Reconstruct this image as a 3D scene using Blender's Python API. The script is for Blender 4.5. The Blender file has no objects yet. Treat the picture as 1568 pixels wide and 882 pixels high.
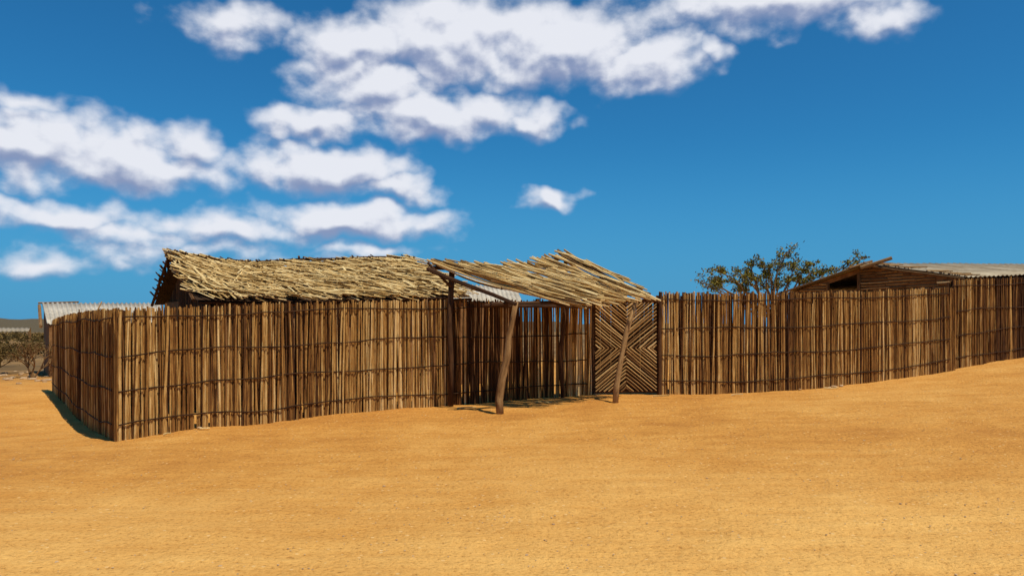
import bpy, math, random
import numpy as np
from mathutils import Vector, noise as mnoise
random.seed(7); np.random.seed(7)
R=random.uniform
F=1200.0; H0=505.0; CZ=1.7
def U(px,py,D): return Vector(((px-784)/F*D, D, CZ+(H0-py)/F*D))
scene=bpy.context.scene
# ---------------------------------------------------------------- materials
def newmat(name):
    m=bpy.data.materials.new(name); m.use_nodes=True
    nt=m.node_tree; b=nt.nodes['Principled BSDF']; b.inputs['Roughness'].default_value=0.85
    b.inputs['Specular IOR Level'].default_value=0.2
    return m,nt,b
def ramp(nt,fac,stops,interp='LINEAR'):
    r=nt.nodes.new('ShaderNodeValToRGB'); r.color_ramp.interpolation=interp
    els=r.color_ramp.elements
    while len(els)<len(stops): els.new(0.5)
    for e,(p,c) in zip(els,stops): e.position=p; e.color=(*c,1)
    nt.links.new(fac,r.inputs[0]); return r.outputs[0]
def mathn(nt,op,a,b=None,c=None):
    n=nt.nodes.new('ShaderNodeMath'); n.operation=op
    for i,v in enumerate((a,b,c)):
        if v is None: continue
        if isinstance(v,(int,float)): n.inputs[i].default_value=v
        else: nt.links.new(v,n.inputs[i])
    return n.outputs[0]
def noisen(nt,vec,scale,detail=4,rough=0.55):
    n=nt.nodes.new('ShaderNodeTexNoise'); n.inputs['Scale'].default_value=scale
    n.inputs['Detail'].default_value=detail; n.inputs['Roughness'].default_value=rough
    if vec is not None: nt.links.new(vec,n.inputs['Vector'])
    return n.outputs[0]
def mixc(nt,fac,a,b,mode='MIX'):
    n=nt.nodes.new('ShaderNodeMix'); n.data_type='RGBA'; n.blend_type=mode
    for s,v in ((n.inputs[0],fac),(n.inputs[6],a),(n.inputs[7],b)):
        if isinstance(v,(int,float)): s.default_value=v
        elif isinstance(v,tuple): s.default_value=(*v,1)
        else: nt.links.new(v,s)
    return n.outputs[2]
def sstep(nt,v,a,b_):
    n=nt.nodes.new('ShaderNodeMapRange'); n.interpolation_type='SMOOTHSTEP'; n.inputs[1].default_value=a; n.inputs[2].default_value=b_; nt.links.new(v,n.inputs[0]); return n.outputs[0]
def bump(nt,b,h,strength=0.5,dist=0.02):
    n=nt.nodes.new('ShaderNodeBump'); n.inputs['Strength'].default_value=strength; n.inputs['Distance'].default_value=dist
    nt.links.new(h,n.inputs['Height']); nt.links.new(n.outputs[0],b.inputs['Normal'])
def stickmat(name,stops):
    m,nt,b=newmat(name)
    at=nt.nodes.new('ShaderNodeAttribute'); at.attribute_name='tint'
    sp=nt.nodes.new('ShaderNodeSeparateColor'); nt.links.new(at.outputs['Color'],sp.inputs[0])
    cb=nt.nodes.new('ShaderNodeCombineXYZ')
    nt.links.new(mathn(nt,'MULTIPLY',sp.outputs[1],3.0),cb.inputs[0])
    nt.links.new(mathn(nt,'MULTIPLY',at.outputs['Alpha'],5.0),cb.inputs[1])
    nt.links.new(mathn(nt,'MULTIPLY',sp.outputs[2],97.0),cb.inputs[2])
    n1=noisen(nt,cb.outputs[0],2.0,4,0.7)
    n2=noisen(nt,cb.outputs[0],0.9,1)
    t=mathn(nt,'ADD',sp.outputs[0],mathn(nt,'MULTIPLY_ADD',n1,0.9,-0.45))
    t=mathn(nt,'ADD',t,mathn(nt,'MULTIPLY_ADD',n2,0.9,-0.45))
    c=ramp(nt,t,stops)
    k=ramp(nt,n1,[(0.30,(0.4,0.35,0.3)),(0.42,(1,1,1))])
    nt.links.new(mixc(nt,1.0,c,k,'MULTIPLY'),b.inputs['Base Color'])
    bump(nt,b,n1,0.7,0.02)
    return m
M_fence=stickmat('fence_wood',[(0.0,(0.06,0.022,0.006)),(0.3,(0.20,0.082,0.018)),(0.55,(0.37,0.18,0.043)),(0.8,(0.56,0.33,0.10)),(1.0,(0.74,0.50,0.21))])
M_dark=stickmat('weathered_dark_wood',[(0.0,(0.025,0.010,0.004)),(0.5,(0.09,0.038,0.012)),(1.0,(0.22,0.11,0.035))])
M_roof=stickmat('cactus_wood_slats',[(0.0,(0.10,0.048,0.014)),(0.25,(0.33,0.19,0.058)),(0.6,(0.60,0.40,0.15)),(1.0,(0.80,0.61,0.30))])
M_gate=stickmat('gate_slat_wood',[(0.0,(0.10,0.045,0.014)),(0.4,(0.27,0.14,0.045)),(0.7,(0.45,0.27,0.10)),(1.0,(0.6,0.40,0.18))])
M_bark=stickmat('bark',[(0.0,(0.06,0.028,0.012)),(0.5,(0.22,0.115,0.04)),(1.0,(0.42,0.26,0.11))])
def leafmat(name,stops):
    m,nt,b=newmat(name)
    at=nt.nodes.new('ShaderNodeAttribute'); at.attribute_name='tint'
    sp=nt.nodes.new('ShaderNodeSeparateColor'); nt.links.new(at.outputs['Color'],sp.inputs[0])
    nt.links.new(ramp(nt,sp.outputs[0],stops),b.inputs['Base Color'])
    return m
M_leaf=leafmat('olive_leaves',[(0,(0.05,0.05,0.006)),(0.5,(0.15,0.13,0.014)),(1,(0.32,0.22,0.03))])
M_scrub=leafmat('dry_scrub_leaves',[(0,(0.03,0.022,0.006)),(0.5,(0.09,0.06,0.015)),(1,(0.2,0.12,0.035))])
def mudmat(name,c1,c2):
    m,nt,b=newmat(name)
    tc=nt.nodes.new('ShaderNodeTexCoord')
    n=noisen(nt,tc.outputs['Object'],3,6,0.65)
    nt.links.new(ramp(nt,n,[(0.3,c1),(0.7,c2)]),b.inputs['Base Color'])
    bump(nt,b,n,0.8,0.05); return m
M_mud=mudmat('mud_wall',(0.13,0.055,0.016),(0.34,0.17,0.06))
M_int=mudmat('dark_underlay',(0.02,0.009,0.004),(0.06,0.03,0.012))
def metalmat(name,c1,c2):
    m,nt,b=newmat(name); tc=nt.nodes.new('ShaderNodeTexCoord')
    n=noisen(nt,tc.outputs['Object'],1.3,6,0.65)
    nt.links.new(ramp(nt,n,[(0.35,c1),(0.62,c2)]),b.inputs['Base Color'])
    b.inputs['Roughness'].default_value=0.6; b.inputs['Metallic'].default_value=0.1; return m
M_metal=metalmat('corrugated_zinc',(0.22,0.16,0.09),(0.40,0.33,0.22))
M_metal2=metalmat('pale_corrugated_zinc',(0.36,0.31,0.23),(0.56,0.50,0.40))
def sandmat():
    m,nt,b=newmat('sand'); tc=nt.nodes.new('ShaderNodeTexCoord'); P=tc.outputs['Object']
    big=noisen(nt,P,0.16,4,0.55); mid=noisen(nt,P,1.1,7,0.7)
    mp=nt.nodes.new('ShaderNodeMapping'); mp.inputs['Scale'].default_value=(0.4,2.2,1); mp.inputs['Rotation'].default_value=(0,0,0.15)
    nt.links.new(P,mp.inputs[0]); streak=noisen(nt,mp.outputs[0],1.8,7,0.7)
    fine=noisen(nt,P,26,4,0.8)
    t=mathn(nt,'MULTIPLY_ADD',big,0.6,mathn(nt,'MULTIPLY',mid,0.45))
    t=mathn(nt,'MULTIPLY_ADD',streak,0.36,t)
    t=mathn(nt,'MULTIPLY_ADD',fine,0.40,t)
    # sand turns paler towards the camera, with a noisy edge
    sy=nt.nodes.new('ShaderNodeSeparateXYZ'); nt.links.new(P,sy.inputs[0])
    tr=mathn(nt,'MULTIPLY_ADD',mid,3.0,mathn(nt,'MULTIPLY_ADD',sy.outputs[0],-0.10,sy.outputs[1]))
    tr=mathn(nt,'SUBTRACT',1.0,sstep(nt,tr,5.5,12.5))
    t=mathn(nt,'MULTIPLY_ADD',tr,0.20,t)
    t2=mathn(nt,'SUBTRACT',t,0.25)
    c=ramp(nt,t2,[(0.42,(0.39,0.148,0.024)),(0.64,(0.59,0.268,0.052)),(0.94,(0.80,0.45,0.125))])
    g=ramp(nt,fine,[(0.30,(0.45,0.36,0.26)),(0.46,(1,1,1))])
    c=mixc(nt,0.85,c,g,'MULTIPLY')
    vo=nt.nodes.new('ShaderNodeTexVoronoi'); vo.inputs['Scale'].default_value=14; nt.links.new(P,vo.inputs['Vector'])
    sel=nt.nodes.new('ShaderNodeSeparateColor'); nt.links.new(vo.outputs['Color'],sel.inputs[0])
    pm=mathn(nt,'MULTIPLY',mathn(nt,'LESS_THAN',vo.outputs['Distance'],0.2),mathn(nt,'GREATER_THAN',sel.outputs[0],0.8))
    c=mixc(nt,mathn(nt,'MULTIPLY',pm,0.6),c,(0.85,0.58,0.26))
    geo=nt.nodes.new('ShaderNodeNewGeometry'); L=nt.nodes.new('ShaderNodeVectorMath'); L.operation='LENGTH'; nt.links.new(geo.outputs['Position'],L.inputs[0])
    ff=mathn(nt,'MULTIPLY_ADD',mid,16.0,L.outputs['Value'])
    far=ramp(nt,mathn(nt,'MULTIPLY',ff,0.01),[(0.36,(0,0,0)),(0.46,(1,1,1))])
    fc=ramp(nt,noisen(nt,P,0.12,6,0.7),[(0.4,(0.10,0.06,0.02)),(0.6,(0.30,0.17,0.06))])
    c=mixc(nt,far,c,fc)
    nt.links.new(c,b.inputs['Base Color'])
    h=mathn(nt,'MULTIPLY_ADD',fine,0.45,mathn(nt,'MULTIPLY',mid,0.8))
    h=mathn(nt,'MULTIPLY_ADD',streak,0.7,h)
    h=mathn(nt,'MULTIPLY_ADD',noisen(nt,P,9,3,0.6),0.5,h)
    bump(nt,b,h,0.8,0.08); b.inputs['Roughness'].default_value=0.95
    return m
M_sand=sandmat()
M_rock=mudmat('stone',(0.3,0.17,0.08),(0.6,0.42,0.24))
M_hill=mudmat('hill_scrub',(0.05,0.04,0.02),(0.14,0.10,0.045))
# ---------------------------------------------------------------- builder
class B:
    def __init__(s): s.v=[]; s.f=[]; s.t=[]
    def stick(s,p0,p1,r0,r1=None,sides=6,segs=3,bend=0.0,tint=None,flat=1.0,sag=0.0):
        p0=Vector(p0); p1=Vector(p1); r1=r0 if r1 is None else r1
        d=p1-p0; L=d.length
        if L<1e-5: return
        d.normalize()
        a=d.orthogonal().normalized() if abs(d.z)>0.9 else d.cross(Vector((0,0,1))).normalized()
        b=d.cross(a).normalized(); rr=R(0,6.28) if flat==1.0 else 0
        o1=a*R(-bend,bend)+b*R(-bend,bend); o2=a*R(-bend,bend)*0.5+b*R(-bend,bend)*0.5
        tint=R(0,1) if tint is None else tint; r2=R(0,1); base=len(s.v)
        for i in range(segs+1):
            t=i/segs; c=p0.lerp(p1,t)+o1*math.sin(math.pi*t)+o2*math.sin(2*math.pi*t)+Vector((0,0,-sag*math.sin(math.pi*t)))
            r=(r0*(1-t)+r1*t)*(1+(R(-0.12,0.12) if segs>1 else 0))
            for k in range(sides):
                an=rr+k*2*math.pi/sides
                s.v.append(c+a*(math.cos(an)*r)+b*(math.sin(an)*r*flat)); s.t.append((tint,t*L,r2,k/sides))
        for i in range(segs):
            for k in range(sides):
                k2=(k+1)%sides; q=base+i*sides
                s.f.append((q+k,q+k2,q+sides+k2,q+sides+k))
        s.f.append(tuple(base+k for k in reversed(range(sides)))); s.f.append(tuple(base+segs*sides+k for k in range(sides)))
    def path(s,pts,r0,r1,sides=7,tint=0.5):
        pts=[Vector(p) for p in pts]; n=len(pts); base=len(s.v); L=0; r2=R(0,1)
        for i,p in enumerate(pts):
            d=(pts[min(i+1,n-1)]-pts[max(i-1,0)]).normalized()
            a=d.cross(Vector((0.3,1,0.1))).normalized(); b=d.cross(a).normalized()
            if i: L+=(p-pts[i-1]).length
            t=i/(n-1); r=(r0*(1-t)+r1*t)*R(0.88,1.12)
            for k in range(sides):
                an=k*2*math.pi/sides
                s.v.append(p+a*(math.cos(an)*r)+b*(math.sin(an)*r)); s.t.append((tint,L,r2,k/sides))
        for i in range(n-1):
            for k in range(sides):
                k2=(k+1)%sides; q=base+i*sides; s.f.append((q+k,q+k2,q+sides+k2,q+sides+k))
        s.f.append(tuple(base+k for k in reversed(range(sides)))); s.f.append(tuple(base+(n-1)*sides+k for k in range(sides)))
    def leaf(s,c,size,tint):
        n=Vector((R(-1,1),R(-1,1),R(-0.4,1))).normalized(); a=n.orthogonal().normalized(); b=n.cross(a)
        an=R(0,6.28); a,b=a*math.cos(an)+b*math.sin(an), b*math.cos(an)-a*math.sin(an)
        q=len(s.v); w=size*0.45
        for u,v in ((-size,0),(0,-w),(size,0),(0,w)): s.v.append(c+a*u+b*v); s.t.append((tint,0,0,0))
        s.f.append((q,q+1,q+2,q+3))
    def poly(s,pts,tint=0.5):
        q=len(s.v)
        for p in pts: s.v.append(Vector(p)); s.t.append((tint,0,0.5,0))
        s.f.append(tuple(range(q,q+len(pts))))
    def make(s,name,mat,parent=None,smooth=False):
        me=bpy.data.meshes.new(name); me.from_pydata([tuple(v) for v in s.v],[],s.f)
        at=me.attributes.new('tint','FLOAT_COLOR','POINT'); at.data.foreach_set('color',np.array(s.t,dtype=np.float32).ravel())
        me.materials.append(mat)
        if smooth: me.polygons.foreach_set('use_smooth',[True]*len(me.polygons))
        me.update()
        o=bpy.data.objects.new(name,me); scene.collection.objects.link(o)
        if parent: o.parent=parent
        return o
def empty(name):
    e=bpy.data.objects.new(name,None); scene.collection.objects.link(e); return e
# ---------------------------------------------------------------- fence lines
front=[(180,676,472,11.8),(240,666,469,12.2),(330,652,466,12.8),(390,651,464,13.15),(480,638,462,13.7),(590,628,459,14.35),(690,621,458,14.85),(770,614,459,15.1),(860,608,460,15.3),(905,605,459,15.4)]
right=[(1010,603,447,15.5),(1100,603,447,15.8),(1200,598,447,16.2),(1300,590,445,16.9),(1400,576,442,17.8),(1462,565,440,18.4)]
far=[(1455,567,428,18.5),(1500,558,426,19.0),(1568,547,424,19.8),(1720,520,415,21.8),(1900,490,400,24.5)]
side=[(82,600,490,21.0),(98,615,484,18.7),(118,638,479,16.4),(145,660,475,14.0),(180,676,472,11.8)]
def L3(seg): return [(U(px,b,D),(b-t)/F*D) for px,b,t,D in seg]
ctrl=[]
for seg in (front,right,far,side):
    for p,h in L3(seg): ctrl.append(tuple(p))
ctrl+= [tuple(U(766,634,13.6)),tuple(U(943,616,14.3))]
ctrl+= [(x,y,0.0) for x,y in ((-8,4),(0,4),(8,3.5),(0,-3),(-14,8),(-8,9),(-3,8),(-18,20),(-22,30),(-14,34),(-30,12),(-12,-5),(-20,45))]
ctrl+= [(3,9,0.10),(8,9,0.25),(14,9,0.45),(14,14,0.75),(0,12,0.15),(7,13,0.42),(20,14,0.9),(-3,20,0.25),(4,22,0.5),(10,26,0.8),(20,28,1.2)]
C=np.array(ctrl); c2=1.0
def K(A,Bm): return np.sqrt(((A[:,None,:]-Bm[None,:,:])**2).sum(-1)+c2)
n=len(C); A=np.zeros((n+1,n+1)); A[:n,:n]=K(C[:,:2],C[:,:2])-0.02*np.eye(n); A[:n,n]=1; A[n,:n]=1
w=np.linalg.solve(A,np.append(C[:,2],0))
def gz_arr(xy):
    z=K(xy,C[:,:2])@w[:n]+w[n]
    r=np.sqrt(xy[:,0]**2+(xy[:,1]-12)**2); t=np.clip((r-22)/40,0,1); t=t*t*(3-2*t)
    return z*(1-t)
def gz(x,y): return float(gz_arr(np.array([[x,y]]))[0])
def axis(a,b,step,far_):
    xs=list(np.arange(a,b,step)); s=step; x=b; hi=[]
    while x<far_: hi.append(x); s*=1.18; x+=s
    hi.append(far_); s=step; x=a-step; lo=[]
    while x>-far_: lo.append(x); s*=1.18; x-=s
    lo.append(-far_); return np.array(lo[::-1]+xs+hi)
xs=axis(-18,20,0.11,3000); ys=axis(3,24,0.11,3000)
X,Y=np.meshgrid(xs,ys); XY=np.stack([X.ravel(),Y.ravel()],1)
Z=np.concatenate([gz_arr(XY[i:i+20000]) for i in range(0,len(XY),20000)])
for i in range(len(Z)):
    x,y=XY[i]
    if abs(x)<60 and -5<y<70:
        Z[i]+=0.024*mnoise.noise(Vector((x*0.55,y*0.8,3)))+0.014*mnoise.noise(Vector((x*1.7,y*2.2,9)))+0.014*mnoise.noise(Vector((x*4.5,y*4.5,1)))
    else: Z[i]+=0.3*mnoise.noise(Vector((x*0.02,y*0.02,0)))-0.1
nx,ny=len(xs),len(ys)
me=bpy.data.meshes.new('sand_ground')
idx=np.arange(nx*ny).reshape(ny,nx)
faces=np.stack([idx[:-1,:-1].ravel(),idx[:-1,1:].ravel(),idx[1:,1:].ravel(),idx[1:,:-1].ravel()],1)
me.from_pydata(np.column_stack([XY,Z]).tolist(),[],faces.tolist())
me.polygons.foreach_set('use_smooth',[True]*len(me.polygons)); me.materials.append(M_sand)
g=bpy.data.objects.new('sand_ground',me); scene.collection.objects.link(g)
# ---------------------------------------------------------------- fences
def build_fence(name,seg,wires=(0.12,0.38,0.64,0.92),spacing=0.026,dark=0.0,gap_shade_x=None):
    pts=L3(seg); e=empty(name); b=B(); wb=B()
    P=[p for p,h in pts]; Hs=[h for p,h in pts]
    seglen=[(P[i+1]-P[i]).length for i in range(len(P)-1)]; tot=sum(seglen)
    def at(s):
        for i,l in enumerate(seglen):
            if s<=l or i==len(seglen)-1:
                t=s/l; return P[i].lerp(P[i+1],t),Hs[i]*(1-t)+Hs[i+1]*t,(P[i+1]-P[i]).normalized()
            s-=l
    s=0.0
    while s<tot:
        p,h,d=at(s); nrm=Vector((d.y,-d.x,0)).normalized()
        patch=mnoise.noise(Vector((s*0.55,3,len(seg)))) ; patch2=mnoise.noise(Vector((s*2.3,8,1)))
        wav=1+0.014*mnoise.noise(Vector((s*1.1,1,len(seg))))
        sparse_shaded=gap_shade_x and gap_shade_x[0]<p.x<gap_shade_x[1]
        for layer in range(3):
            if layer==0 and random.random()<(0.3 if sparse_shaded else 0.07): continue
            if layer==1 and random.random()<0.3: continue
            if layer==2 and random.random()<(0.6 if sparse_shaded else 0.45): continue
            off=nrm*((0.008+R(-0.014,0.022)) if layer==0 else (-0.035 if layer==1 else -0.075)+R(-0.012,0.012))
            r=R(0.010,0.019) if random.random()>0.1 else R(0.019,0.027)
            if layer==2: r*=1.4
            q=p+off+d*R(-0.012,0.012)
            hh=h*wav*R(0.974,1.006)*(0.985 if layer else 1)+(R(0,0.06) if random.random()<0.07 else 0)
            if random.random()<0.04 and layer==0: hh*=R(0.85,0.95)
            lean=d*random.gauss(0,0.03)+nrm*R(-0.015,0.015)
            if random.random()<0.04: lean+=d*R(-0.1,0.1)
            tint=min(1,max(0,random.gauss(0.52,0.24)+patch*0.42+patch2*0.2-dark-(0.24 if sparse_shaded else 0)-(0.0,0.12,0.3)[layer]))  # canopy shade and dark gaps between layers are put into the stick tint
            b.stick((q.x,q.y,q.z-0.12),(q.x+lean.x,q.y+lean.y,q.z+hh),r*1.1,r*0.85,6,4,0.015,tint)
        s+=spacing*R(0.75,1.25)
    for hf in wires:
        prev=None; s=0.0
        while s<=tot+0.01:
            p,h,d=at(min(s,tot)); nrm=Vector((d.y,-d.x,0)).normalized()
            c=p+nrm*0.045+Vector((0,0,h*hf+0.02*math.sin(s*1.7+hf*9)+R(-0.012,0.012)))
            if prev is not None: wb.stick(prev,c,0.011,0.011,5,1,0,R(0.0,0.3))
            prev=c; s+=0.28
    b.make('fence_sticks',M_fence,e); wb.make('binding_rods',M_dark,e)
    pb=B(); s=0.6
    while s<tot:
        p,h,d=at(s); nrm=Vector((d.y,-d.x,0)).normalized(); q=p-nrm*0.16
        pb.stick((q.x,q.y,q.z-0.2),(q.x+R(-.05,.05),q.y,q.z+h*R(0.93,1.02)),0.05,0.045,8,4,0.03,0.3); s+=2.3
    pb.make('support_posts',M_dark,e); return e
build_fence('stick_fence',front,gap_shade_x=(-1.1,1.1))
build_fence('stick_fence',side,dark=0.1)
build_fence('stick_fence',right,dark=0.10)
build_fence('stick_fence',far,dark=0.32)
# ---------------------------------------------------------------- gate
ge=empty('wooden_gate')
G0=U(909,604,15.42); G1=U(1007,603,15.5); gh=1.86
gx=(G1-G0); gw=gx.length; gx.normalize(); gn=Vector((gx.y,-gx.x,0)).normalized()
def GP(u,v,o=0): return G0+gx*u+Vector((0,0,v))+gn*o
b=B(); cu,cv=gw/2,gh*0.49
def clipline(cx,cy,dx,dy,x0,x1,y0,y1):
    t0,t1=-9,9
    for c,d,lo,hi in ((cx,dx,x0,x1),(cy,dy,y0,y1)):
        a=(lo-c)/d; bb=(hi-c)/d
        if a>bb: a,bb=bb,a
        t0=max(t0,a); t1=min(t1,bb)
    return t0,t1
sq=0.82
for (x0,x1,y0,y1,sg) in ((0.03,cu,cv,gh-0.03,-1),(cu,gw-0.03,cv,gh-0.03,1),(0.03,cu,0.06,cv,1),(cu,gw-0.03,0.06,cv,-1)):
    k=-2.2
    while k<2.2:
        cx=(x0+x1)/2; cy=(y0+y1)/2+k; dx,dy=1,sg*(sq+R(-0.04,0.04))
        t0,t1=clipline(cx,cy,dx,dy,x0,x1,y0,y1)
        if t1-t0>0.05:
            b.stick(GP(cx+dx*t0,cy+dy*t0,0.03+R(-.004,.008)),GP(cx+dx*t1,cy+dy*t1,0.03+R(-.004,.008)),R(0.013,0.022),R(0.012,0.018),6,2,0.008,min(1,max(0,random.gauss(0.52,0.24))))
        k+=0.070*R(0.82,1.18)
b.make('chevron_slats',M_gate,ge)
b=B()
for u0,v0,u1,v1 in ((0.02,0.02,0.02,gh),(gw-0.02,0.02,gw-0.02,gh),(0,0.05,gw,0.05),(0,gh-0.03,gw,gh-0.03),(0,cv,gw,cv),(cu,0.05,cu,gh)):
    b.stick(GP(u0,v0,-0.015),GP(u1,v1,-0.015),0.028,0.026,8,3,0.01,0.4)
u=0.04
while u<gw: b.stick(GP(u,0.05,-0.06),GP(u+R(-.01,.01),gh-0.04,-0.06),0.024,0.022,6,2,0.004,R(0,.35)); u+=0.042  # dark backing sticks, added to keep the gaps between slats dark
b.make('gate_frame_and_backing',M_dark,ge)
b=B()
for px in (905,1010):
    p=U(px,604,15.45); b.stick((p.x,p.y,p.z-0.2),(p.x+0.02,p.y,p.z+2.02),0.045,0.04,8,4,0.02,0.35)
b.make('gate_posts',M_dark,ge)
# ---------------------------------------------------------------- canopy
ce=empty('stick_canopy')
hiE=[U(663,404,14.75),U(712,407,15.0),(U(762,410,15.2)),U(820,403,15.5),U(866,388,15.8)]
loE=[U(882,470,13.45),U(925,464,13.75),U(970,461,14.05),U(1010,457,14.35)]
def along(E,t):
    t=max(0,min(1,t))*(len(E)-1); i=min(int(t),len(E)-2); return E[i].lerp(E[i+1],t-i)
b=B(); N=140
for i in range(N):
    t=(i+R(-0.4,0.4))/(N-1)
    p=along(hiE,t+R(-0.02,0.02)); q=along(loE,t+R(-0.04,0.04)); d=(q-p)
    a=p-d*R(-0.03,0.06); c=q+d*(R(-0.12,0.06))
    rv=random.random()
    if rv<0.22: a=p+d*R(0.1,0.5)
    elif rv<0.45: c=p+d*R(0.5,0.85)
    up=Vector((0,0,R(-0.02,0.09)))
    b.stick(a+up,c+up,R(0.012,0.024),R(0.010,0.019),6,6,0.055,min(1,max(0,random.gauss(0.5,0.28))),sag=R(0.0,0.07))
for i in range(40):
    t=R(0,1); p=along(hiE,t); q=along(loE,min(1,max(0,t+R(-0.25,0.25)))); a=R(0,0.6); c=a+R(0.2,0.5)
    b.stick(p.lerp(q,a)+Vector((0,0,0.07)),p.lerp(q,min(c,1.0))+Vector((0,0,0.1)),0.014,0.010,6,3,0.03,R(0.3,1))
b.make('roof_slats',M_roof,ce)
b=B(); dz=Vector((0,0,-0.07))
for i in range(len(hiE)-1): b.stick(hiE[i]+dz,hiE[i+1]+dz,0.035,0.035,7,2,0.01,0.3)
b.stick(U(655,412,14.6),U(790,466,13.45),0.04,0.035,7,4,0.02,0.2)
b.stick(U(752,466,13.55),U(1012,460,14.5),0.042,0.036,7,5,0.02,0.3)
b.stick(U(742,462,13.6)+Vector((0,0,-0.06)),U(905,468,13.7)+Vector((0,0,-0.03)),0.032,0.03,7,4,0.03,0.2)
m0=hiE[0].lerp(loE[0],0.5)+dz; m1=hiE[-1].lerp(loE[-1],0.5)+dz
b.stick(m0,m1,0.032,0.03,7,3,0.02,0.25)
b.stick(hiE[-1]+dz,loE[-1]+dz,0.032,0.03,7,3,0.01,0.35)
b.make('beams',M_dark,ce)
b=B()
b.path([U(766,642,13.6),U(764,612,13.6),U(769,580,13.6),U(777,545,13.6),U(779,515,13.6),U(785,490,13.6),U(790,462,13.6)],0.068,0.045,9,0.6)
b.path([U(942,624,14.3),U(944,590,14.3),U(952,545,14.3),U(960,505,14.3),U(976,456,14.3)],0.058,0.042,9,0.75)
b.make('front_posts',M_bark,ce,smooth=True)
b=B()
b.path([U(690,628,14.7),U(691,560,14.7),U(688,500,14.7),U(692,416,14.75)],0.055,0.05,9,0.3)
b.path([U(862,615,15.15),U(858,540,15.15),U(866,470,15.2),U(866,396,15.6)],0.045,0.04,9,0.3)
b.stick(U(691,440,14.7),U(655,402,14.75),0.03,0.025,7,2,0.01,0.3)
b.make('rear_posts',M_dark,ce,smooth=True)
# ---------------------------------------------------------------- thatched hut
he=empty('thatched_hut')
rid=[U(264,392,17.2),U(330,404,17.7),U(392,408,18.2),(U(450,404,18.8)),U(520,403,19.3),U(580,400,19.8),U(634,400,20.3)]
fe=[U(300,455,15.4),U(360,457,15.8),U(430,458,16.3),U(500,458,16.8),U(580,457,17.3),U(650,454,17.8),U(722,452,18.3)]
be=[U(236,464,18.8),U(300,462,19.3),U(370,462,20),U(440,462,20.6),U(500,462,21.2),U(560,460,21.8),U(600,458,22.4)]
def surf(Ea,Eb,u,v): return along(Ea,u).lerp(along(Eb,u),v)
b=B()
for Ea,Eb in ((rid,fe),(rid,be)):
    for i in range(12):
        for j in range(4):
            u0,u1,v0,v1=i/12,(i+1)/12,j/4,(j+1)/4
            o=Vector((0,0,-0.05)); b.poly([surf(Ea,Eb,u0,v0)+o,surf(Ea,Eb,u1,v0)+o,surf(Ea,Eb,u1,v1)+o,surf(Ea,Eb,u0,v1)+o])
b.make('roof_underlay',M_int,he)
def thatch(Ea,Eb,n,skew,rs=1.0,tm=0.5,sg=0.22):
    b=B(); L=(Eb[3]-Ea[3]).length; W=(Ea[-1]-Ea[0]).length
    for k in range(n):
        v=random.random(); u=R(-0.01,1.01)
        ln=R(0.35,0.95); ang=skew+random.gauss(0,0.33)
        dv=ln*math.cos(ang)/L; du=ln*math.sin(ang)/W
        v0=v-dv/2; v1=v+dv/2
        if v1>1.08: v0-=v1-1.06; v1=1.06+R(-0.05,0.04)
        v0=max(v0,-0.03); u0=u-du/2; u1=u+du/2
        if u0<-0.035 or u1>1.04: continue
        lift=R(0.0,0.13)
        def pt(u,v):
            a=along(Ea,u)+(along(Ea,1)-along(Ea,0))*(min(0,u)+max(0,u-1)); c=along(Eb,u)+(along(Eb,1)-along(Eb,0))*(min(0,u)+max(0,u-1)); return a+(c-a)*v
        b.stick(pt(u0,v0)+Vector((0,0,lift+R(-.03,.03))),pt(u1,v1)+Vector((0,0,lift+R(-.03,.07))),R(0.015,0.03)*rs,R(0.012,0.024)*rs,5,2,0.015,min(1,max(0,random.gauss(tm,sg))),flat=0.6)
    return b
thatch(rid,fe,1650,0.75,1.0,0.60,0.3).make('front_slope_sticks',M_roof,he)
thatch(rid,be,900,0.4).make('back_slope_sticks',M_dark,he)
b=B()
for k in range(190):
    u=R(0,1); p=along(rid,u); q=along(be,u); d=(p-q).normalized()
    b.stick(p-d*R(0.2,0.5)+Vector((0,0,0.05)),p+d*R(0.02,0.18)+Vector((0,0,0.05)),R(0.015,0.024),0.015,5,1,0,R(0.1,0.8))
for i in range(6): b.stick(rid[i]+Vector((0,0,0.1)),rid[i+1]+Vector((0,0,0.1)),0.03,0.03,6,2,0.01,0.3)
b.stick(fe[0]+Vector((-0.05,0,-.06)),rid[0]+Vector((-.05,0,.06)),0.035,0.03,6,3,0.01,.5); b.stick(be[0]+Vector((-0.05,0,-.06)),rid[0]+Vector((-.05,0,.08)),0.035,0.03,6,3,0.01,.5)
for i in range(6): b.stick(fe[i]+Vector((0,0.12,-0.09)),fe[i+1]+Vector((0,0.12,-0.09)),0.035,0.035,6,2,0.01,0.2)
b.make('ridge_and_edge_poles',M_dark,he)
b=B(); g0=fe[0].lerp(rid[0],0.06); gB=be[0].lerp(rid[0],0.06)
for k in range(60):
    t=(k+0.5)/60; p=g0.lerp(gB,t); top=(fe[0].lerp(rid[0],min(1,t*2.05)) if t<0.49 else be[0].lerp(rid[0],min(1,(1-t)*1.96)))
    off=Vector((0.25,0.12,0)); b.stick((p.x+off.x,p.y+off.y,gz(p.x,p.y)-0.1),(p.x+off.x,p.y+off.y,top.z-0.06),0.028,0.026,6,2,0.01,R(0.1,0.8))
b.make('gable_sticks',M_dark,he)
b=B()
def wall(b,p,q,zt0,zt1): b.poly([(p.x,p.y,gz(p.x,p.y)-0.3),(q.x,q.y,gz(q.x,q.y)-0.3),(q.x,q.y,zt1),(p.x,p.y,zt0)])
iF0=fe[0]+Vector((0.35,0.4,0)); iF1=fe[-1]+Vector((-0.5,0.4,0)); iB0=be[0]+Vector((0.4,-0.3,0)); iB1=be[-1]+Vector((-0.3,-0.4,0))
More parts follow.
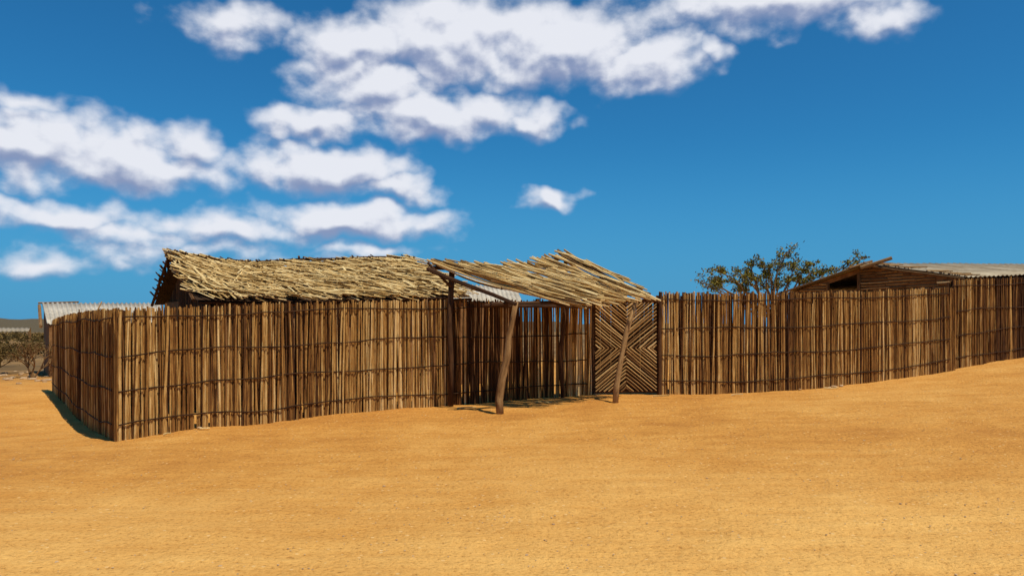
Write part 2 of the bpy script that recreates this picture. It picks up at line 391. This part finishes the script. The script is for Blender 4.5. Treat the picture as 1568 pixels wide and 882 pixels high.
wall(b,iF0,iF1,iF0.z+.03,iF1.z+.03); wall(b,iF1,iB1,iF1.z,iB1.z); wall(b,iB1,iB0,iB1.z,iB0.z); wall(b,iB0,iF0,iB0.z,iF0.z)
b.poly([iF1,iB1,rid[-1]+Vector((-0.4,0,-0.1))])
b.make('mud_walls',M_mud,he)
# ---------------------------------------------------------------- corrugated roofs
def corrugated(name,mat,parent,c00,c10,c11,c01,waves,amp=0.02,rows=3):
    n=waves*6; vs=[];fs=[]
    nrm=(c10-c00).cross(c01-c00).normalized()
    for j in range(rows+1):
        for i in range(n+1):
            u=i/n; v=j/rows; p=c00.lerp(c10,u).lerp(c01.lerp(c11,u),v); vs.append(tuple(p+nrm*amp*math.sin(u*waves*2*math.pi)+Vector((0,0,0.015*mnoise.noise(p*1.5)))))
    for j in range(rows):
        for i in range(n): q=j*(n+1)+i; fs.append((q,q+1,q+n+2,q+n+1))
    me=bpy.data.meshes.new(name); me.from_pydata(vs,[],fs); me.materials.append(mat)
    me.polygons.foreach_set('use_smooth',[True]*len(fs))
    o=bpy.data.objects.new(name,me); scene.collection.objects.link(o); o.parent=parent
    sm=o.modifiers.new('thick','SOLIDIFY'); sm.thickness=0.01
me_=empty('mud_house')
P=U(1322,403,24.0); E=U(1478,424,21.0); Rr=U(1700,405,29.0); FE=U(1740,414,25.5); Lf=U(1200,446,25.5); LB=U(1600,440,32)
corrugated('front_roof',M_metal,me_,E,FE,Rr,P,44)
corrugated('rear_roof',M_metal,me_,LB,Lf,P+Vector((0,0,-.01)),Rr+Vector((0,0,-.01)),44)
b=B()
def top(t):
    tp=0.44
    return (Lf.z+(P.z-Lf.z)*t/tp) if t<tp else (P.z+(E.z-P.z)*(t-tp)/(1-tp))
P2=Vector((P.x+0.25,P.y+0.15,0))
wa=Lf+Vector((0.25,0.1,0)); wb_=E+Vector((0.05,0.3,0))
def WP(t,z):
    q=wa.lerp(P2,t/0.44) if t<0.44 else P2.lerp(wb_,(t-0.44)/0.56); return Vector((q.x,q.y,z))
NS=40
for i in range(NS):
    t0,t1=i/NS,(i+1)/NS; tm=(t0+t1)/2
    g0_=0.3; za,zb=top(t0)-0.05,top(t1)-0.05
    if 0.22<tm<0.385:
        zl=2.95
        b.poly([WP(t0,g0_),WP(t1,g0_),WP(t1,zl),WP(t0,zl)])
        b.poly([WP(t0,max(zl,za-0.14)),WP(t1,max(zl,zb-0.14)),WP(t1,zb),WP(t0,za)])
    else: b.poly([WP(t0,g0_),WP(t1,g0_),WP(t1,zb),WP(t0,za)])
wc=FE+Vector((-0.1,0.3,0)); wd=LB+Vector((0,-0.3,0))
b.poly([(wb_.x,wb_.y,0.3),(wc.x,wc.y,0.3),(wc.x,wc.y,FE.z-0.05),(wb_.x,wb_.y,E.z-0.05)])
b.poly([(wc.x,wc.y,0.3),(wd.x,wd.y,0.3),(wd.x,wd.y,LB.z-0.05),(Rr.x,Rr.y,Rr.z-0.05),(wc.x,wc.y,FE.z-0.05)])
b.poly([(wd.x,wd.y,0.3),(wa.x,wa.y,0.3),(wa.x,wa.y,Lf.z-0.05),(wd.x,wd.y,LB.z-0.05)])
b.make('mud_walls',M_mud,me_)
b=B(); nrm=(wb_-wa); nrm=Vector((nrm.y,-nrm.x,0)).normalized()*0.03
z=2.0
while z<3.75:
    ts=[t/100 for t in range(101) if top(t/100)-0.1>z and not(0.215<t/100<0.39 and z>2.91)]
    if ts:
        runs=[]; cur=[ts[0]]
        for a in ts[1:]:
            if a-cur[-1]>0.015: runs.append(cur); cur=[a]
            else: cur.append(a)
        runs.append(cur)
        for r in runs:
            s0=r[0]
            while s0<r[-1]-0.02:
                s1=min(r[-1],s0+R(0.08,0.2)); b.stick(WP(s0,z+R(-.015,.015))+nrm,WP(s1,z+R(-.015,.015))+nrm,R(0.014,0.026),R(0.014,0.024),6,2,0.012,R(0.15,0.95)); s0=s1+0.005
    z+=0.095
b.make('wall_lath',M_gate,me_)
b=B(); up=Vector((0,0,-0.05)); fw=nrm*2.0
b.stick(Lf+up+fw-Vector((.2,0,.06)),P+up+fw+Vector((0.1,0,.03)),0.035,0.03,7,3,0.02,0.2)
b.stick(P+up+fw,E+up+fw,0.035,0.03,7,3,0.02,0.3)
b.stick(U(1318,410,23.6),U(1366,395,23.2),0.06,0.05,8,2,0.01,0.6)
b.stick(U(1300,411,23.8),U(1335,400,24.5),0.035,0.035,8,2,0.01,0.4)
b.stick(WP(0.22,1.9)+fw,WP(0.22,3.15)+fw,0.04,0.04,7,2,.01,.3); b.stick(WP(0.39,1.9)+fw,WP(0.39,3.4)+fw,0.05,0.05,7,2,.01,.3)
b.stick(U(1435,434,21.3),U(1480,431,20.8),0.03,0.03,6,1,0,0.9)
for k in range(30):
    u=R(0,1); p=P.lerp(E,u); b.stick(p+Vector((0,0,0.03)),p+Vector((R(.3,.8),R(0.2,.6),0.06)),0.02,0.015,5,1,0,R(0.2,1))
b.make('rafters',M_bark,me_)
se=empty('tin_roof_shed')
a0,a1,a2,a3=U(690,459,19.6),U(800,463,20.2),U(790,440,22.0),U(690,434,21.5)
corrugated('roof',M_metal2,se,a0,a1,a2,a3,16)
b=B()
for p,q in ((a0,a1),(a1,a2),(a2,a3),(a3,a0)): wall(b,p.lerp((a0+a2)/2,0.08),q.lerp((a0+a2)/2,0.08),p.z-.05,q.z-.05)
b.make('walls',M_mud,se)
se=empty('tin_roof_shed')
a0,a1,a2,a3=U(72,496,28.0),U(250,494,30),U(245,464,33.5),U(64,464,31.5)
corrugated('roof',M_metal2,se,a0,a1,a2,a3,26,0.03)
b=B()
for p,q in ((a0,a1),(a1,a2),(a2,a3),(a3,a0)): wall(b,p.lerp((a0+a2)/2,0.03),q.lerp((a0+a2)/2,0.03),p.z-.05,q.z-.05)
b.make('walls',M_mud,se)
b=B(); b.stick(a3-Vector((.1,0,.1)),a0-Vector((.1,.2,.1)),0.06,0.06,6,1,0,0.5); b.stick(a3-Vector((.15,0,0)),a3.lerp(a2,0.3)+Vector((0,0,.04)),0.035,0.035,6,1,0,0.5)
b.stick(U(150,474,31),U(156,462,31.2),0.03,0.03,6,1,0,.7)
b.make('roof_poles',M_bark,se)
# ---------------------------------------------------------------- tree
te=empty('acacia_tree'); tb=B(); lb=B()
DT=29.0; base=U(1180,560,DT); base.z=gz(base.x,base.y)-0.1; fork=Vector((base.x+0.1,base.y,2.1))
tb.path([base,base.lerp(fork,0.5)+Vector((0.1,0,0)),fork],0.17,0.12,9,0.5)
targets=[(1075,430),(1090,424),(1104,416),(1120,430),(1132,414),(1150,408),(1167,402),(1180,418),(1196,396),(1203,388),(1218,410),(1232,406),(1244,418),(1140,440),(1100,440),(1170,437),(1256,420),(1272,410),(1292,407),(1312,395),(1328,391),(1210,430),(1190,440),(1230,434),(1155,424)]
def twig(p,d,L,r,depth,dens):
    q=p+d*L; tb.stick(p,q,r,r*0.6,5,2,L*0.06,0.4)
    if depth<=0:
        nl=int(dens*R(6,17))
        for _ in range(nl):
            lb.leaf(p.lerp(q,R(0.1,1.15))+Vector((random.gauss(0,.07),random.gauss(0,.07),random.gauss(0,.035))),R(0.035,0.068),min(1,max(0,random.gauss(0.5,0.25))))
        return
    for k in range(3):
        nd=(d+Vector((R(-.9,.9),R(-.9,.9),R(-.35,.35)))).normalized(); twig(p.lerp(q,R(0.4,1)),nd,L*R(0.5,0.8),r*0.55,depth-1,dens)
for (px,py) in targets:
    tip=U(px,py,DT+R(-1.6,1.6)); mid=fork.lerp(tip,0.5)+Vector((R(-.2,.2),R(-.3,.3),R(-0.25,0.15)))
    pts=[fork.lerp(mid,i/3)+Vector((R(-.05,.05),0,R(-.04,.04))) for i in range(3)]+[mid.lerp(tip,i/4)+Vector((R(-.07,.07),R(-.07,.07),R(-.05,.05))) for i in range(5)]
    tb.path(pts,0.055,0.012,6,0.45)
    dens=0.6 if px>1262 else 1.0
    for k in range(8 if px<1262 else 5):
        p=mid.lerp(tip,R(0.45,1.0)); d=(tip-mid).normalized()+Vector((R(-.9,.9),R(-.9,.9),R(-.6,.3))); twig(p,d.normalized(),R(0.2,0.42),0.010,1,dens)
tb.make('trunk_and_branches',M_bark,te); lb.make('foliage',M_leaf,te)
def scrubtree(name,base,h,w,leafy,seed):
    random.seed(seed); e=empty(name); tb=B(); lb=B()
    def rec(p,d,L,r,dep):
        q=p+d*L; tb.stick(p,q,r,r*0.65,6,2,L*0.08,R(0.1,0.6))
        if dep==0:
            for _ in range(int(leafy*R(3,10))): lb.leaf(q+Vector((random.gauss(0,.09),random.gauss(0,.09),random.gauss(0,.07))),R(0.025,0.05),random.random())
            return
        for k in range(3):
            nd=(d+Vector((R(-1,1)*w,R(-1,1)*w,R(-.3,.5)))).normalized(); rec(q,nd,L*R(0.6,0.9),r*0.62,dep-1)
    for k in range(4): rec(base+Vector((0,0,-0.05)),Vector((R(-.8,.8),R(-.5,.5),1)).normalized(),h*0.34,0.05*h/1.6,4)
    tb.make('branches',M_bark,e)
    if lb.v: lb.make('leaves',M_scrub,e)
sp=U(50,578,27.5); sp.z=gz(sp.x,sp.y); scrubtree('bare_shrub',sp,1.3,0.9,0.4,3)
sp=U(-8,570,30); sp.z=gz(sp.x,sp.y); scrubtree('bare_shrub',sp,1.2,0.9,1.2,5)
random.seed(11)
lb=B()
for k in range(80):
    D=R(34,150); px=R(-420,78) if k<60 else R(-420,300); c=U(px,500,D); c.z=gz(c.x,c.y)-0.05; rad=R(0.7,1.6)*(1+D/180); hh=rad*R(0.4,0.65)
    cl=[Vector((random.gauss(0,.5)*rad,random.gauss(0,.5)*rad,R(0.1,0.9)*hh)) for _ in range(9)]
    for j in range(260):
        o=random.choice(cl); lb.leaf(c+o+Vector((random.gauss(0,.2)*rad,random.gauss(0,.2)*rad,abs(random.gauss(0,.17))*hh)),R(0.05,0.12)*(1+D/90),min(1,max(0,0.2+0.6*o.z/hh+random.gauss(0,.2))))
lb.make('scrub_bushes',M_scrub)
de=empty('distant_shelter'); b=B()
q=[U(-90,509,62),U(44,507,60),U(46,502,66),U(-90,501,68)]
corrugated('roof',M_metal,de,q[0],q[1],q[2],q[3],20,0.03)
for p in q: b.stick((p.x,p.y,-0.3),(p.x,p.y,p.z),0.08,0.08,6,1,0,.4)
b.make('posts',M_bark,de)
# hills
vs=[];fs=[]; nA=240
for j in range(9):
    for i in range(nA+1):
        a=math.radians(-70+140*i/nA); v=j/8; D=560+v*500
        hgt=(6+5*mnoise.noise(Vector((i*0.035,2,0)))+3*mnoise.noise(Vector((i*0.12,7,0)))+ (7*math.exp(-((i-62)/7.0)**2)))*math.sin(min(1,v*1.6)*math.pi/2)+1.5*mnoise.noise(Vector((i*.3,j*.7,0)))*v-3*(1-v)
        vs.append((D*math.sin(a),D*math.cos(a),hgt*D/700))
for j in range(8):
    for i in range(nA): q_=j*(nA+1)+i; fs.append((q_,q_+1,q_+nA+2,q_+nA+1))
me=bpy.data.meshes.new('hills'); me.from_pydata(vs,[],fs); me.materials.append(M_hill)
scene.collection.objects.link(bpy.data.objects.new('hills',me))
# stones and twigs on sand
b=B()
def rock(c,r):
    q=len(b.v); sq=R(0.45,0.8)
    rings=[(-0.3,0.8),(0.25,1.0),(0.75,0.62)]
    for zz,rr in rings:
        for k in range(7):
            a=k/7*6.283; j=R(0.75,1.2); b.v.append(Vector((c.x+math.cos(a)*r*rr*j,c.y+math.sin(a)*r*rr*j,c.z+zz*r*sq))); b.t.append((0.5,0,0,0))
    for i in range(2):
        for k in range(7): k2=(k+1)%7; b.f.append((q+i*7+k,q+i*7+k2,q+i*7+7+k2,q+i*7+7+k))
    b.f.append(tuple(q+14+k for k in range(7)))
for k in range(2600):
    y=R(4.5,18); x=R(-0.8,0.8)*y
    rock(Vector((x,y,gz(x,y))),R(0.004,0.010) if random.random()>0.02 else R(0.010,0.018))
for k in range(60):
    D=R(24,33); px=R(-60,84); c=U(px,560,D); c.z=gz(c.x,c.y); rock(c,R(0.04,0.16))
for px,py,D,r in ((1277,594,16.55,0.07),(1270,595,16.4,0.04),(1288,593,16.6,0.05),(305,645,12.5,0.04),(1225,596,16.2,0.03)):
    c=U(px,py,D); c.z=gz(c.x,c.y)+0.02; rock(c,r)
b.make('scattered_stones',M_rock)
b=B()
for (px,D,l) in ((306,12.4,0.14),(1262,16.3,0.3),(250,12.0,0.1),(700,14.3,0.35),(1120,15.3,0.2),(820,14.6,0.3),(1000,14.9,0.3)):
    x=(px-784)/F*D; z=gz(x,D)+0.025; b.stick((x,D,z),(x+l,D+R(-.1,.1),z+R(-.01,.03)),0.014,0.01,6,2,0.01,R(.4,1))
b.make('fallen_twigs',M_roof)
# ---------------------------------------------------------------- world
EL=63.0; sd=Vector((0.72,-0.694,0)).normalized()*math.cos(math.radians(EL)); sd.z=math.sin(math.radians(EL))
wd_=bpy.data.worlds.new("World"); scene.world=wd_; wd_.use_nodes=True; nt=wd_.node_tree; nt.nodes.clear()
try:
    wd_.cycles.sampling_method='MANUAL'; wd_.cycles.sample_map_resolution=256
except Exception as ex: print(ex)
out=nt.nodes.new('ShaderNodeOutputWorld')
sky=nt.nodes.new('ShaderNodeTexSky'); sky.sky_type='NISHITA'; sky.sun_disc=False
sky.sun_elevation=math.radians(EL); sky.sun_rotation=math.atan2(sd.x,sd.y); sky.ozone_density=3.0; sky.dust_density=0.3; sky.air_density=1.0
tc=nt.nodes.new('ShaderNodeTexCoord'); sx=nt.nodes.new('ShaderNodeSeparateXYZ'); nt.links.new(tc.outputs['Generated'],sx.inputs[0])
c=mixc(nt,1.0,sky.outputs[0],(0.15,0.66,0.95),'MULTIPLY')
hz=mathn(nt,'SUBTRACT',1.0,sstep(nt,sx.outputs[2],-0.02,0.24))
c=mixc(nt,mathn(nt,'MULTIPLY',hz,0.85),c,(0.75,2.9,5.7))
bg1=nt.nodes.new('ShaderNodeBackground'); nt.links.new(c,bg1.inputs[0]); bg1.inputs[1].default_value=0.1
gp=bpy.data.node_groups.new('cloud_density','ShaderNodeTree')
gp.interface.new_socket('P',in_out='INPUT',socket_type='NodeSocketVector')
gp.interface.new_socket('D',in_out='OUTPUT',socket_type='NodeSocketFloat')
gi=gp.nodes.new('NodeGroupInput'); go=gp.nodes.new('NodeGroupOutput')
def vm(nt,op,a,b_=None):
    n=nt.nodes.new('ShaderNodeVectorMath'); n.operation=op
    for i,v in enumerate((a,b_)):
        if v is None: continue
        if isinstance(v,tuple): n.inputs[i].default_value=v
        else: nt.links.new(v,n.inputs[i])
    return n
Pn=gi.outputs[0]
wn=gp.nodes.new('ShaderNodeTexNoise'); wn.inputs['Scale'].default_value=1.6; wn.inputs['Detail'].default_value=2; gp.links.new(Pn,wn.inputs['Vector'])
wv=vm(gp,'MULTIPLY',vm(gp,'SUBTRACT',wn.outputs['Color'],(0.5,0.5,0.5)).outputs[0],(0.9,0.65,0.0))
Pw=vm(gp,'ADD',Pn,wv.outputs[0]).outputs[0]
blobs=[(370,45,110,38,.85),(560,75,120,56,1.3),(700,65,170,72,1.6),(850,75,170,68,1.6),(990,95,110,42,1.25),(1085,80,50,22,.85),
(570,130,130,48,1.3),(660,175,180,40,1.3),(820,185,75,24,.9),(480,192,85,28,1.1),(1180,0,230,44,1.15),(1340,22,70,34,.95),
(30,150,75,26,.8),(50,220,140,54,1.4),(190,248,150,42,1.35),(285,222,70,34,1.05),
(500,255,155,40,1.45),(600,285,90,26,1.0),(540,335,170,30,1.25),(350,350,160,30,.95),(100,335,120,26,1.0),(200,362,150,26,.85),(560,380,120,20,.75),(90,402,140,32,.6),(300,385,420,55,.5),(845,302,50,14,1.0)]
acc=None
for px,py,rx,ry,wt in blobs:
    dx=(px-784)/F; az=math.atan(dx); el=math.atan((H0-py)/F*math.cos(az))
    s1=vm(gp,'SUBTRACT',Pw,(az*12,el*12,0)).outputs[0]
    s2=vm(gp,'MULTIPLY',s1,(100/rx/1.05,100/ry/1.05,0)).outputs[0]
    ln=vm(gp,'LENGTH',s2).outputs['Value']
    v=mathn(gp,'MULTIPLY_ADD',ln,-1.0*max(1,wt),wt)
    acc=v if acc is None else mathn(gp,'MAXIMUM',acc,v)
acc=mathn(gp,'MAXIMUM',acc,-0.8)
sv=vm(gp,'MULTIPLY',Pn,(1.0,1.35,1.0)).outputs[0]
f1=noisen(gp,sv,1.55,6,0.50)
dd=mathn(gp,'MULTIPLY_ADD',mathn(gp,'SUBTRACT',f1,0.47),1.75,acc)
gp.links.new(dd,go.inputs[0])
az=mathn(nt,'ARCTAN2',sx.outputs[0],sx.outputs[1]); el=mathn(nt,'ARCSINE',sx.outputs[2])
cb=nt.nodes.new('ShaderNodeCombineXYZ'); nt.links.new(mathn(nt,'MULTIPLY',az,12.0),cb.inputs[0]); nt.links.new(mathn(nt,'MULTIPLY',el,12.0),cb.inputs[1])
def dens(vec):
    g_=nt.nodes.new('ShaderNodeGroup'); g_.node_tree=gp; nt.links.new(vec,g_.inputs[0]); return g_.outputs[0]
d0=dens(cb.outputs[0]); d1=dens(vm(nt,'ADD',cb.outputs[0],(0.04,0.16,0)).outputs[0])
alpha=mathn(nt,'MULTIPLY',sstep(nt,d0,-0.10,0.80),0.97)
sh=sstep(nt,mathn(nt,'SUBTRACT',d0,d1),-0.62,0.26)
ccol=mixc(nt,sh,(0.27,0.34,0.54),(0.88,0.90,0.97))
bg2=nt.nodes.new('ShaderNodeBackground'); nt.links.new(ccol,bg2.inputs[0]); bg2.inputs[1].default_value=0.93
mx=nt.nodes.new('ShaderNodeMixShader'); nt.links.new(alpha,mx.inputs[0]); nt.links.new(bg1.outputs[0],mx.inputs[1]); nt.links.new(bg2.outputs[0],mx.inputs[2]); nt.links.new(mx.outputs[0],out.inputs[0])
# sun
sl=bpy.data.lights.new('sun','SUN'); sl.energy=4.7; sl.angle=math.radians(0.5); sl.color=(1.0,0.92,0.77)
so=bpy.data.objects.new('sun',sl); scene.collection.objects.link(so); so.rotation_euler=sd.to_track_quat('Z','Y').to_euler(); so.location=(10,-10,30)
cam=bpy.data.cameras.new('camera'); co=bpy.data.objects.new('camera',cam); scene.collection.objects.link(co)
co.location=(0,0,CZ); co.rotation_euler=(math.radians(90),0,0); cam.sensor_width=36; cam.lens=36*F/1568; cam.shift_y=(H0-441)/1568; cam.clip_end=6000
scene.camera=co
scene.view_settings.view_transform='Standard'; scene.view_settings.look='None'; scene.view_settings.exposure=0
